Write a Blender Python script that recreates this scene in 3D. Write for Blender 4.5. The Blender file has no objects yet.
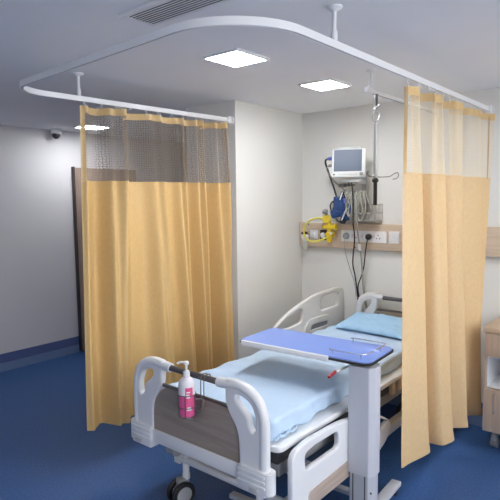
import bpy, bmesh, math, random
from mathutils import Vector, Matrix
random.seed(7)
PI = math.pi
scene = bpy.context.scene
COL = scene.collection

# ---------------------------------------------------------------- materials
def mat(name, color, rough=.5, metal=0.0, emit=None, noise=0.0, nscale=20, bump=0.0, bscale=200, spec=.5,
        trans=0.0, alpha=1.0, coat=0.0, sss=0.0, stretch=(1, 1, 1)):
    m = bpy.data.materials.new(name); m.use_nodes = True
    nt = m.node_tree; N = nt.nodes; L = nt.links
    b = N['Principled BSDF']
    b.inputs['Base Color'].default_value = (*color, 1)
    b.inputs['Roughness'].default_value = rough
    b.inputs['Metallic'].default_value = metal
    b.inputs['Specular IOR Level'].default_value = spec
    b.inputs['Transmission Weight'].default_value = trans
    b.inputs['Alpha'].default_value = alpha
    b.inputs['Coat Weight'].default_value = coat
    if sss: b.inputs['Subsurface Weight'].default_value = sss
    if emit:
        b.inputs['Emission Color'].default_value = (*emit[0], 1)
        b.inputs['Emission Strength'].default_value = emit[1]
    tc = N.new('ShaderNodeTexCoord'); mp = N.new('ShaderNodeMapping'); mp.inputs['Scale'].default_value = stretch
    L.new(tc.outputs['Object'], mp.inputs['Vector'])
    if noise:
        n = N.new('ShaderNodeTexNoise'); n.inputs['Scale'].default_value = nscale; n.inputs['Detail'].default_value = 5
        L.new(mp.outputs[0], n.inputs['Vector'])
        r = N.new('ShaderNodeMapRange')
        r.inputs['From Min'].default_value = .3; r.inputs['From Max'].default_value = .7
        r.inputs['To Min'].default_value = 1 - noise; r.inputs['To Max'].default_value = 1 + noise
        L.new(n.outputs['Fac'], r.inputs['Value'])
        mx = N.new('ShaderNodeVectorMath'); mx.operation = 'SCALE'
        mx.inputs[0].default_value = color
        L.new(r.outputs[0], mx.inputs['Scale']); L.new(mx.outputs[0], b.inputs['Base Color'])
    if bump:
        n2 = N.new('ShaderNodeTexNoise'); n2.inputs['Scale'].default_value = bscale
        L.new(mp.outputs[0], n2.inputs['Vector'])
        bp = N.new('ShaderNodeBump'); bp.inputs['Strength'].default_value = bump; bp.inputs['Distance'].default_value = .002
        L.new(n2.outputs['Fac'], bp.inputs['Height']); L.new(bp.outputs[0], b.inputs['Normal'])
    return m

def fabric_mat(name, color, transl=.35, noise=.05):
    m = bpy.data.materials.new(name); m.use_nodes = True
    nt = m.node_tree; N = nt.nodes; L = nt.links
    for n in list(N):
        if n.type != 'OUTPUT_MATERIAL': N.remove(n)
    out = [n for n in N if n.type == 'OUTPUT_MATERIAL'][0]
    tc = N.new('ShaderNodeTexCoord'); mp = N.new('ShaderNodeMapping'); mp.inputs['Scale'].default_value = (1, 1, .25)
    L.new(tc.outputs['Object'], mp.inputs['Vector'])
    n = N.new('ShaderNodeTexNoise'); n.inputs['Scale'].default_value = 160; L.new(mp.outputs[0], n.inputs['Vector'])
    r = N.new('ShaderNodeMapRange'); r.inputs['From Min'].default_value = .3; r.inputs['From Max'].default_value = .7
    r.inputs['To Min'].default_value = 1 - noise; r.inputs['To Max'].default_value = 1 + noise
    L.new(n.outputs['Fac'], r.inputs['Value'])
    mx = N.new('ShaderNodeVectorMath'); mx.operation = 'SCALE'; mx.inputs[0].default_value = color
    L.new(r.outputs[0], mx.inputs['Scale'])
    d = N.new('ShaderNodeBsdfDiffuse'); t = N.new('ShaderNodeBsdfTranslucent'); g = N.new('ShaderNodeBsdfGlossy')
    g.inputs['Roughness'].default_value = .5
    L.new(mx.outputs[0], d.inputs['Color']); L.new(mx.outputs[0], t.inputs['Color'])
    s = N.new('ShaderNodeMixShader'); s.inputs[0].default_value = transl
    L.new(d.outputs[0], s.inputs[1]); L.new(t.outputs[0], s.inputs[2])
    s2 = N.new('ShaderNodeMixShader'); s2.inputs[0].default_value = .05
    L.new(s.outputs[0], s2.inputs[1]); L.new(g.outputs[0], s2.inputs[2])
    L.new(s2.outputs[0], out.inputs['Surface'])
    return m

def net_mat(name, color, scale=95, thr=.11):
    """open-weave netting: threads around voronoi cells, holes really open"""
    m = bpy.data.materials.new(name); m.use_nodes = True
    nt = m.node_tree; N = nt.nodes; L = nt.links
    for n in list(N):
        if n.type != 'OUTPUT_MATERIAL': N.remove(n)
    out = [n for n in N if n.type == 'OUTPUT_MATERIAL'][0]
    tc = N.new('ShaderNodeTexCoord')
    v = N.new('ShaderNodeTexVoronoi'); v.voronoi_dimensions = '2D'; v.feature = 'DISTANCE_TO_EDGE'; v.inputs['Scale'].default_value = scale
    v.inputs['Randomness'].default_value = .55
    L.new(tc.outputs['UV'], v.inputs['Vector'])
    c = N.new('ShaderNodeMath'); c.operation = 'LESS_THAN'; c.inputs[1].default_value = thr
    L.new(v.outputs['Distance'], c.inputs[0])
    d = N.new('ShaderNodeBsdfDiffuse'); d.inputs['Color'].default_value = (*color, 1)
    t = N.new('ShaderNodeBsdfTranslucent'); t.inputs['Color'].default_value = (*color, 1)
    s = N.new('ShaderNodeMixShader'); s.inputs[0].default_value = .35
    L.new(d.outputs[0], s.inputs[1]); L.new(t.outputs[0], s.inputs[2])
    tr = N.new('ShaderNodeBsdfTransparent')
    s2 = N.new('ShaderNodeMixShader')
    L.new(c.outputs[0], s2.inputs[0]); L.new(tr.outputs[0], s2.inputs[1]); L.new(s.outputs[0], s2.inputs[2])
    L.new(s2.outputs[0], out.inputs['Surface'])
    return m

def wood_mat(name, c1, c2, scale=6, axis='X'):
    m = bpy.data.materials.new(name); m.use_nodes = True
    nt = m.node_tree; N = nt.nodes; L = nt.links; b = N['Principled BSDF']
    b.inputs['Roughness'].default_value = .42
    tc = N.new('ShaderNodeTexCoord'); mp = N.new('ShaderNodeMapping')
    mp.inputs['Scale'].default_value = {'X': (.6, 9, 9), 'Z': (9, 9, .6), 'Y': (9, .6, 9)}[axis]
    L.new(tc.outputs['Object'], mp.inputs['Vector'])
    n = N.new('ShaderNodeTexNoise'); n.inputs['Scale'].default_value = scale; n.inputs['Detail'].default_value = 6
    n.inputs['Distortion'].default_value = .6
    L.new(mp.outputs[0], n.inputs['Vector'])
    cr = N.new('ShaderNodeValToRGB'); cr.color_ramp.elements[0].position = .35; cr.color_ramp.elements[1].position = .68
    cr.color_ramp.elements[0].color = (*c1, 1); cr.color_ramp.elements[1].color = (*c2, 1)
    L.new(n.outputs['Fac'], cr.inputs[0]); L.new(cr.outputs[0], b.inputs['Base Color'])
    return m

M = {}
M['wall'] = mat('wall_paint', (.80, .79, .755), .75, noise=.015, nscale=2, bump=.08, bscale=180, spec=.2)
M['wall_grey'] = mat('wall_paint_grey', (.66, .65, .68), .75, noise=.015, nscale=2, bump=.08, bscale=180, spec=.2)  # wall paint with the left side's dim light mixed into its colour
M['ceiling'] = mat('ceiling_paint', (.88, .88, .885), .9, noise=.01, nscale=3, spec=.1)
M['ceiling'].node_tree.nodes['Principled BSDF'].inputs['Roughness'].default_value = .85
M['floor'] = mat('blue_vinyl', (.042, .112, .30), .45, noise=.26, nscale=75, bump=.03, bscale=300, spec=.4)
M['skirt'] = mat('skirting_blue', (.09, .13, .29), .5)
M['skirt2'] = mat('skirting_coving_blue', (.17, .25, .42), .45)
M['curtain'] = fabric_mat('curtain_yellow', (.84, .61, .335), .16)
M['curtain_left'] = fabric_mat('curtain_yellow_warm', (.70, .47, .195), .12)  # same yellow cloth, shade of the dark left side put into its colour
M['tape'] = fabric_mat('curtain_tape', (.78, .56, .27), .25)
M['cord'] = fabric_mat('curtain_cord', (.62, .46, .28), .2)
M['net'] = net_mat('curtain_net', (.88, .77, .58), 105, .13)
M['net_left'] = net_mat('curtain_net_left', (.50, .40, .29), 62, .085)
M['track'] = mat('track_white', (.82, .83, .85), .35)
M['track_dark'] = mat('track_slot', (.2, .2, .22), .5)
M['white'] = mat('bed_plastic', (.78, .79, .81), .33, noise=.01, nscale=8)
M['white2'] = mat('bed_plastic_cream', (.74, .735, .70), .38)
M['powder'] = mat('powder_coat', (.58, .595, .65), .38)
M['powder_in'] = mat('powder_coat_inner', (.50, .52, .57), .38)
M['steel'] = mat('steel', (.55, .55, .56), .28, 1.0)
M['chrome'] = mat('chrome', (.75, .75, .77), .12, 1.0)
M['hooksteel'] = mat('hook_steel', (.30, .29, .28), .45, .8)
M['darksteel'] = mat('dark_steel', (.17, .16, .16), .32, .7)
M['black'] = mat('black_rubber', (.015, .015, .017), .5)
M['darkgrey'] = mat('dark_grey', (.05, .05, .055), .55)
M['grey'] = mat('grey_plastic', (.30, .31, .32), .45)
M['hub'] = mat('hub_grey', (.38, .39, .40), .45)
M['lightgrey'] = mat('light_grey_plastic', (.55, .56, .56), .45)
M['laminate'] = wood_mat('footboard_laminate', (.30, .245, .20), (.39, .325, .27), 5)
M['laminate_beige'] = wood_mat('rail_laminate', (.42, .335, .275), (.52, .43, .36), 5, 'Y')
M['oak'] = wood_mat('panel_oak', (.58, .45, .325), (.68, .55, .42), 5)
M['oak_cab'] = wood_mat('cabinet_oak', (.52, .41, .32), (.64, .53, .43), 5, 'Z')
M['oak_top'] = wood_mat('cabinet_top', (.60, .47, .34), (.70, .57, .43), 5)
M['niche'] = mat('niche_white', (.78, .80, .83), .4)
M['sheet'] = mat('sheet_blue', (.53, .68, .86), .8, noise=.02, nscale=30, bump=.12, bscale=350, spec=.2)
M['pillow'] = mat('pillow_blue', (.42, .665, .92), .8, noise=.03, nscale=20, bump=.12, bscale=350, spec=.2)
M['table_blue'] = mat('table_top_blue', (.20, .33, .82), .32, noise=.01, nscale=10, coat=.3)
M['door'] = wood_mat('door_veneer', (.27, .20, .17), (.36, .28, .235), 5, 'Z')
M['door_edge'] = mat('door_edge_dark', (.045, .03, .028), .5)
M['lamp'] = mat('lamp_diffuser', (1, 1, 1), .5, emit=((.98, .985, 1.0), 28.0))
M['screen'] = mat('monitor_screen', (.10, .125, .17), .5, emit=((.16, .2, .27), .15))
M['monitor'] = mat('monitor_shell', (.74, .76, .76), .4)
M['pink'] = mat('pink_liquid', (.80, .13, .32), .2, sss=.0, coat=.4)
M['pinklabel'] = mat('pink_label', (.78, .10, .25), .45)
M['bottle'] = mat('bottle_plastic', (.80, .76, .82), .3, coat=.3)
M['yellow'] = mat('medical_yellow', (.80, .58, .03), .35)
M['yellow_hose'] = mat('yellow_hose', (.76, .70, .10), .4)
M['navy'] = mat('cuff_navy', (.02, .06, .19), .75, noise=.15, nscale=40, bump=.3, bscale=200)
M['blue_plug'] = mat('blue_plug', (.14, .17, .55), .4)
M['hose'] = mat('hose_grey', (.36, .355, .31), .5)
M['red'] = mat('red_grip', (.36, .012, .02), .4)
M['clear'] = mat('clear_plastic', (.72, .74, .74), .2, trans=.3)
def glass_mat():
    m = bpy.data.materials.new('window_glass'); m.use_nodes = True; N = m.node_tree.nodes; L = m.node_tree.links
    N.remove(N['Principled BSDF']); out = [n for n in N if n.type == 'OUTPUT_MATERIAL'][0]
    a = N.new('ShaderNodeBsdfTransparent'); b = N.new('ShaderNodeBsdfGlossy'); b.inputs['Roughness'].default_value = .02
    f = N.new('ShaderNodeFresnel'); x = N.new('ShaderNodeMixShader')
    L.new(f.outputs[0], x.inputs[0]); L.new(a.outputs[0], x.inputs[1]); L.new(b.outputs[0], x.inputs[2]); L.new(x.outputs[0], out.inputs['Surface'])
    return m
M['glass'] = glass_mat()
M['socket'] = mat('socket_white', (.80, .79, .79), .35)
M['pinkish'] = mat('socket_rose', (.70, .60, .62), .4)

# ---------------------------------------------------------------- mesh helpers
class MB:
    def __init__(s): s.bm = bmesh.new()
    def box(s, c, d, bev=0, rot=None, seg=2):
        t = bmesh.new(); bmesh.ops.create_cube(t, size=1)
        bmesh.ops.scale(t, vec=d, verts=t.verts)
        if bev: bmesh.ops.bevel(t, geom=t.edges[:], offset=bev, segments=seg, affect='EDGES', profile=.6)
        if rot is not None: bmesh.ops.rotate(t, matrix=rot, verts=t.verts, cent=(0, 0, 0))
        bmesh.ops.translate(t, vec=c, verts=t.verts); s.join(t); return s
    def bx(s, x0, x1, y0, y1, z0, z1, bev=0, seg=2):
        return s.box(((x0+x1)/2, (y0+y1)/2, (z0+z1)/2), (abs(x1-x0), abs(y1-y0), abs(z1-z0)), bev, None, seg)
    def join(s, t):
        me = bpy.data.meshes.new('tmp'); t.to_mesh(me); t.free(); s.bm.from_mesh(me); bpy.data.meshes.remove(me)
    def cyl(s, a, b, r, r2=None, n=20):
        a = Vector(a); b = Vector(b); r2 = r if r2 is None else r2; t = bmesh.new(); L = (b-a).length
        bmesh.ops.create_cone(t, cap_ends=True, segments=n, radius1=r, radius2=r2, depth=L)
        q = Vector((0, 0, 1)).rotation_difference((b-a).normalized()).to_matrix()
        bmesh.ops.rotate(t, matrix=q, verts=t.verts, cent=(0, 0, 0))
        bmesh.ops.translate(t, vec=(a+b)/2, verts=t.verts); s.join(t); return s
    def sph(s, c, r, sc=(1, 1, 1), rot=None, n=16):
        t = bmesh.new(); bmesh.ops.create_uvsphere(t, u_segments=n, v_segments=n//2+2, radius=r)
        bmesh.ops.scale(t, vec=sc, verts=t.verts)
        if rot is not None: bmesh.ops.rotate(t, matrix=rot, verts=t.verts, cent=(0, 0, 0))
        bmesh.ops.translate(t, vec=c, verts=t.verts); s.join(t); return s
    def lathe(s, prof, o, n=28, axis=None):
        t = bmesh.new(); rings = []
        for r, z in prof:
            rings.append([t.verts.new((r*math.cos(2*PI*k/n), r*math.sin(2*PI*k/n), z)) for k in range(n)])
        for A, B in zip(rings, rings[1:]):
            for k in range(n): t.faces.new((A[k], A[(k+1) % n], B[(k+1) % n], B[k]))
        t.faces.new(list(reversed(rings[0]))); t.faces.new(rings[-1])
        if axis is not None:
            q = Vector((0, 0, 1)).rotation_difference(Vector(axis).normalized()).to_matrix()
            bmesh.ops.rotate(t, matrix=q, verts=t.verts, cent=(0, 0, 0))
        bmesh.ops.translate(t, vec=o, verts=t.verts); s.join(t); return s
    def tube(s, pts, r, n=10, closed=False, sm=True, scale=None):
        P = [Vector(p) for p in pts]
        if sm: P = catmull(P, 6, closed)
        t = bmesh.new(); rings = []; up = None; m = len(P)
        for i, p in enumerate(P):
            if closed: d = (P[(i+1) % m]-P[i-1])
            else: d = P[min(i+1, m-1)]-P[max(i-1, 0)]
            if d.length < 1e-9: d = Vector((0, 0, 1))
            d.normalize()
            if up is None: up = d.orthogonal().normalized()
            up = (up - d*up.dot(d))
            if up.length < 1e-6: up = d.orthogonal()
            up.normalize(); sd = d.cross(up)
            rr = r if not callable(r) else r(i/(m-1))
            rings.append([t.verts.new(p + (up*math.cos(2*PI*k/n) + sd*math.sin(2*PI*k/n))*rr) for k in range(n)])
        pr = list(zip(rings, rings[1:])) + ([(rings[-1], rings[0])] if closed else [])
        for A, B in pr:
            for k in range(n): t.faces.new((A[k], A[(k+1) % n], B[(k+1) % n], B[k]))
        if not closed:
            t.faces.new(list(reversed(rings[0]))); t.faces.new(rings[-1])
        s.join(t); return s
    def mesh(s, me):
        s.bm.from_mesh(me); return s
    def build(s, name, m, parent=None, smooth=True, ang=35, origin=None):
        bmesh.ops.recalc_face_normals(s.bm, faces=s.bm.faces[:])
        me = bpy.data.meshes.new(name); s.bm.to_mesh(me); s.bm.free()
        return link(name, me, m, parent, smooth, ang)

def link(name, me, m, parent=None, smooth=True, ang=35):
    if not me.materials: me.materials.append(m)
    if smooth:
        for p in me.polygons: p.use_smooth = True
        try: me.set_sharp_from_angle(angle=math.radians(ang))
        except Exception: pass
    o = bpy.data.objects.new(name, me); COL.objects.link(o)
    if parent is not None:
        o.parent = parent
        # meshes are written in world coordinates; their things sit at a base point
        o.matrix_parent_inverse = world_of(parent).inverted()
    return o

def world_of(o):
    m = Matrix.Translation(o.location) @ o.rotation_euler.to_matrix().to_4x4()
    if o.parent is not None: m = world_of(o.parent) @ o.matrix_parent_inverse @ m
    return m

def catmull(P, k=6, closed=False):
    out = []; n = len(P)
    rng = range(n if closed else n-1)
    for i in rng:
        if closed: p0, p1, p2, p3 = P[i-1], P[i], P[(i+1) % n], P[(i+2) % n]
        else: p0, p1, p2, p3 = P[max(i-1, 0)], P[i], P[i+1], P[min(i+2, n-1)]
        for j in range(k):
            t = j/k
            out.append(.5*((2*p1)+(p2-p0)*t+(2*p0-5*p1+4*p2-p3)*t*t+(3*p1-p0-3*p2+p3)*t**3))
    if not closed: out.append(P[-1].copy())
    return out

def rounded(pts, r, k=5):
    """closed 2D polygon with rounded corners; pts (x,y) or (x,y,r)"""
    out = []; n = len(pts)
    for i in range(n):
        p = Vector(pts[i][:2]); rr = pts[i][2] if len(pts[i]) > 2 else r
        a = Vector(pts[i-1][:2]); b = Vector(pts[(i+1) % n][:2])
        da = a-p; db = b-p
        rr = min(rr, da.length*.45, db.length*.45)
        if rr < 1e-5: out.append(tuple(p)); continue
        A = p+da.normalized()*rr; B = p+db.normalized()*rr
        for j in range(k+1):
            t = j/k; q = A*(1-t)**2 + p*2*t*(1-t) + B*t*t
            out.append(tuple(q))
    return out

def plate_mesh(outline, holes, thick, bev=.004, res=2):
    cu = bpy.data.curves.new('c', 'CURVE'); cu.dimensions = '2D'; cu.fill_mode = 'BOTH'
    cu.extrude = max(thick/2-bev, .0005); cu.bevel_depth = bev; cu.bevel_resolution = res; cu.offset = -bev
    for loop in [outline]+list(holes):
        sp = cu.splines.new('POLY'); sp.points.add(len(loop)-1); sp.use_cyclic_u = True
        for i, p in enumerate(loop): sp.points[i].co = (p[0], p[1], 0, 1)
    ob = bpy.data.objects.new('c', cu); COL.objects.link(ob)
    dg = bpy.context.evaluated_depsgraph_get(); dg.update()
    me = bpy.data.meshes.new_from_object(ob.evaluated_get(dg))
    bpy.data.objects.remove(ob); bpy.data.curves.remove(cu)
    return me
def plate(mb, outline, holes, thick, plane, pos, bev=.004):
    """plane 'xz': (a,b)->(x,pos,z); 'yz': (pos,y,z); 'xy': (x,y,pos)"""
    me = plate_mesh(outline, holes, thick, bev)
    if plane == 'xz': mt = Matrix(((1, 0, 0, 0), (0, 0, 1, pos), (0, 1, 0, 0), (0, 0, 0, 1)))
    elif plane == 'yz': mt = Matrix(((0, 0, 1, pos), (1, 0, 0, 0), (0, 1, 0, 0), (0, 0, 0, 1)))
    else: mt = Matrix.Translation((0, 0, pos))
    me.transform(mt); mb.mesh(me); bpy.data.meshes.remove(me); return mb

def thing(name, label, cat, loc=(0, 0, 0), group=None):
    o = bpy.data.objects.new(name, None); COL.objects.link(o); o.location = loc; o.empty_display_size = .1
    o['label'] = label; o['category'] = cat
    if group: o['group'] = group
    return o
def tag(o, label, cat, group=None):
    o['label'] = label; o['category'] = cat
    if group: o['group'] = group
    return o
def struct(name, mb, m, parent=None, smooth=False):
    o = mb.build(name, m, parent, smooth)
    if parent is None: o['kind'] = 'structure'
    return o

# ---------------------------------------------------------------- camera
F, PITCH, YAW, ROLL, H = 527.249, math.radians(5.527), math.radians(39.798), math.radians(-.667), 1.804
fw = Vector((-math.sin(YAW)*math.cos(PITCH), math.cos(YAW)*math.cos(PITCH), -math.sin(PITCH)))
rt = Vector((math.cos(YAW), math.sin(YAW), 0)); up = rt.cross(fw)
r2 = rt*math.cos(ROLL)+up*math.sin(ROLL); u2 = -rt*math.sin(ROLL)+up*math.cos(ROLL)
cam = bpy.data.objects.new('camera', bpy.data.cameras.new('camera')); COL.objects.link(cam)
cam.matrix_world = Matrix(((r2.x, u2.x, -fw.x, 0), (r2.y, u2.y, -fw.y, 0), (r2.z, u2.z, -fw.z, H), (0, 0, 0, 1)))
cam.data.sensor_width = 36; cam.data.lens = 36*F/500; cam.data.clip_start = .05
scene.camera = cam

# ---------------------------------------------------------------- room
XL, XR, YB, YH, YE, ZC = -5.56, 2.3, -2.2, 4.235, 6.6, 2.6
XP, YP, XP2 = -2.868, 3.275, -3.44      # pillar
struct('floor', MB().bx(XL-.1, XR+.1, YB-.1, YE+.1, -.1, 0), M['floor'])
struct('ceiling', MB().bx(XL-.1, XR+.1, YB-.1, YE+.1, ZC, ZC+.1), M['ceiling'])
struct('wall_left', MB().bx(XL-.1, XL, YB, YE, 0, ZC), M['wall_grey'])
struct('wall_back', MB().bx(XP, XR+.1, YH, YH+.1, 0, ZC), M['wall'])
struct('wall_pillar', MB().bx(XP2, XP, YP, YE, 0, ZC), M['wall'])
WZ0, WZ1 = .85, 2.42
WIN = [(-1.5, .9), (1.5, 3.7)]  # unseen windows added to the right wall to let in more daylight
wr = MB().bx(XR, XR+.14, YB, YH, 0, WZ0).bx(XR, XR+.14, YB, YH, WZ1, ZC)
for a, b in [(YB, WIN[0][0]), (WIN[0][1], WIN[1][0]), (WIN[1][1], YH)]: wr.bx(XR, XR+.14, a, b, WZ0, WZ1)
struct('wall_right', wr, M['wall'])
for k, (a, b) in enumerate(WIN):
    fr = MB(); xf = XR+.07
    for y0, y1, z0, z1 in [(a, b, WZ0, WZ0+.05), (a, b, WZ1-.05, WZ1), (a, a+.05, WZ0+.05, WZ1-.05), (b-.05, b, WZ0+.05, WZ1-.05), ((a+b)/2-.025, (a+b)/2+.025, WZ0+.05, WZ1-.05)]:
        fr.bx(xf-.025, xf+.025, y0, y1, z0, z1)
    wf = struct('window_%d' % (k+1), fr, M['track'])
    MB().bx(xf-.002, xf+.002, a+.04, b-.04, WZ0+.04, WZ1-.04).build('glass_pane', M['glass'], wf, False)
    MB().bx(XR-.06, XR+.045, a-.05, b+.05, WZ0-.03, WZ0+.001).build('window_sill', M['track'], wf, False)
    ld = bpy.data.lights.new('sky_portal', 'AREA'); ld.shape = 'RECTANGLE'; ld.size = b-a; ld.size_y = WZ1-WZ0; ld.cycles.is_portal = True
    lo = bpy.data.objects.new('sky_portal', ld); COL.objects.link(lo); lo.location = (XR+.16, (a+b)/2, (WZ0+WZ1)/2)
    lo.rotation_euler = (PI/2, 0, PI/2)
    lo.parent = wf
struct('wall_front', MB().bx(XL, XR, YB-.1, YB, 0, ZC), M['wall'])
struct('wall_corridor', MB().bx(XL, XP2, YE, YE+.1, 0, ZC), M['wall_grey'])
def skirt(name, x0, x1, y0, y1, nx, ny):
    """two-tone coved skirting: paler cove at the floor, darker band over it"""
    t = .012
    def slab(z0, z1, t):
        if nx: return MB().bx(x0, x0+nx*t, y0, y1, z0, z1)
        return MB().bx(x0, x1, y0, y0+ny*t, z0, z1)
    a = struct(name, slab(.085, .19, .010), M['skirt'])
    b = struct('cove', slab(0, .09, .018), M['skirt2'], a)
skirt('baseboard_left', XL, XL, YB, YE, 1, 0)
skirt('baseboard_back', XP, XR, YH, YH, 0, -1)
skirt('baseboard_pillar', XP, XP, YP, YH, 1, 0)
skirt('baseboard_pillar_front', XP2, XP, YP, YP, 0, -1)

# door leaf swung flat against the left wall
dx = XL+.06
d = struct('door_1', MB().bx(XL+.02, dx, 3.445, 4.33, .025, 2.19, .003), M['door'])
MB().bx(XL+.015, dx+.003, 3.432, 3.448, .02, 2.20, .002).build('door_edge', M['door_edge'], d)  # dark strip standing in for the shadow beside the leaf
MB().bx(dx, dx+.008, 3.53, 3.60, 1.08, 1.18, .003).bx(dx+.0, dx+.008, 3.53, 3.60, .98, 1.05, .003).build('lock_plate', M['darkgrey'], d)
MB().cyl((dx, 3.555, 1.13), (dx+.05, 3.555, 1.13), .011).cyl((dx+.05, 3.55, 1.13), (dx+.05, 3.67, 1.13), .009).build('door_handle', M['steel'], d)
MB().bx(dx, dx+.01, 3.56, 3.61, 1.53, 1.68, .003).build('finger_plate', M['darkgrey'], d)

# ---------------------------------------------------------------- ceiling lights
def light(cx, cy, label, w=.262, l=.285):
    t = thing('ceiling_light', label, 'ceiling light', (cx, cy, ZC), 'square recessed ceiling lights')
    m = MB(); b = .014
    for x0, x1, y0, y1 in [(-w/2, w/2, -l/2, -l/2+b), (-w/2, w/2, l/2-b, l/2), (-w/2, -w/2+b, -l/2+b, l/2-b), (w/2-b, w/2, -l/2+b, l/2-b)]:
        m.bx(cx+x0, cx+x1, cy+y0, cy+y1, ZC-.012, ZC-.0005)
    m.build('light_frame', M['track'], t, False)
    MB().bx(cx-w/2+b, cx+w/2-b, cy-l/2+b, cy+l/2-b, ZC-.008, ZC-.001).build('diffuser', M['lamp'], t, False)
light(-2.015, 2.315, 'square white ceiling light lit, nearest, left one of the two inside the curtain track')
light(-2.015, 3.265, 'square white ceiling light lit, the right one, over the head end of the bed')
light(-5.0, 3.365, 'square white ceiling light seen through the netting of the left curtain')
light(.35, 1.0, 'square white ceiling light behind the viewer, nearest the camera')  # from here down: unseen lights added to brighten the room
light(.35, 3.0, 'square white ceiling light right of the bed bay, over the open floor')
light(1.5, 2.2, 'square white ceiling light at the far right side of the room')
light(-1.0, -.9, 'square white ceiling light behind the viewer toward the front wall')

# linear ceiling grille
t = thing('ceiling_vent', 'long rectangular slatted air vent in the ceiling at the top edge', 'air vent', (-1.5, 1.55, ZC))
m = MB()
x0, x1, y0, y1 = -1.93, -.95, 1.45, 1.645
MB().bx(x0+.02, x1-.02, y0+.02, y1-.02, ZC-.004, ZC-.001).build('vent_backing', M['darkgrey'], t, False)
for a in [(x0, x1, y0, y0+.02), (x0, x1, y1-.02, y1), (x0, x0+.02, y0+.02, y1-.02), (x1-.02, x1, y0+.02, y1-.02)]:
    m.bx(*a, ZC-.012, ZC-.0005)
m.build('vent_frame', M['track'], t, False)
m = MB()
for k in range(9):
    y = y0+.028+k*(y1-y0-.056)/8
    m.box(((x0+x1)/2, y, ZC-.010), (x1-x0-.04, .0125, .0025), 0, Matrix.Rotation(.3, 3, 'X'))
m.build('vent_slats', M['track'], t, False)

# dome camera
t = thing('security_camera', 'small white dome camera on the ceiling by the left wall', 'security camera', (-5.47, 3.22, ZC))
MB().lathe([(.062, 0), (.062, -.035), (.055, -.05), (.03, -.055)], (-5.47, 3.22, ZC-.001)).build('camera_housing', M['white'], t)
MB().sph((-5.462, 3.208, ZC-.062), .044).build('lens_dome', M['black'], t)

# ---------------------------------------------------------------- curtain track
XTL, XTR, YTF, ZT = -2.915, -1.185, 1.445, 2.445
t = thing('curtain_track', 'white U-shaped curtain track hung from the ceiling around the bed', 'curtain track', (-2.05, 2.8, ZT))
XTF, YTL, YTF = XTL-.085, 1.475, 1.405
path = [(XTL, YP-.012)]
R = .22
for k in range(0, 13):
    a = PI + k/12*PI/2; path.append((XTF+R+R*math.cos(a), YTL+R+R*math.sin(a)))
R = .34
for k in range(0, 13):
    a = 1.5*PI + k/12*PI/2; path.append((XTR-R+R*math.cos(a), YTF+R+R*math.sin(a)))
path.append((XTR, YH-.012))
def sweep(path, prof):
    bm = bmesh.new(); rings = []
    for i, p in enumerate(path):
        a = Vector(path[max(i-1, 0)]); b = Vector(path[min(i+1, len(path)-1)]); d = (b-a).normalized(); n = Vector((-d.y, d.x))
        rings.append([bm.verts.new((p[0]+n.x*s, p[1]+n.y*s, z)) for s, z in prof])
    k = len(prof)
    for A, B in zip(rings, rings[1:]):
        for j in range(k): bm.faces.new((A[j], A[(j+1) % k], B[(j+1) % k], B[j]))
    bm.faces.new(rings[0]); bm.faces.new(list(reversed(rings[-1])))
    m = MB(); m.bm.free(); m.bm = bm; return m
w, h = .010, .0155
sweep(path, [(-w, ZT-h), (-.004, ZT-h), (-.004, ZT-h+.008), (.004, ZT-h+.008), (.004, ZT-h), (w, ZT-h), (w, ZT+h), (-w, ZT+h)]).build('rail', M['track'], t, True, 30)
sweep(path, [(-.0035, ZT-h+.002), (.0035, ZT-h+.002), (.0035, ZT-h+.007), (-.0035, ZT-h+.007)]).build('rail_slot', M['track_dark'], t)
for (x, y, nx, ny) in [(XTL, YP-.006, 0, -1), (XTR, YH-.006, 0, -1)]:
    MB().cyl((x, y+.005, ZT), (x, y-.004, ZT), .034).bx(x-.017, x+.017, y-.045, y, ZT-.026, ZT+.026, .003).build('wall_bracket', M['track'], t)
for (x, y) in [(XTR, 1.99), (XTL-.072, 1.925)]:
    MB().cyl((x, y, ZT+.018), (x, y, ZC-.001), .009).lathe([(.034, 0), (.034, -.006), (.014, -.018), (.009, -.022)], (x, y, ZC-.001)).cyl((x, y, ZT+.015), (x, y, ZT+.055), .014).build('drop_rod', M['track'], t)

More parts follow.
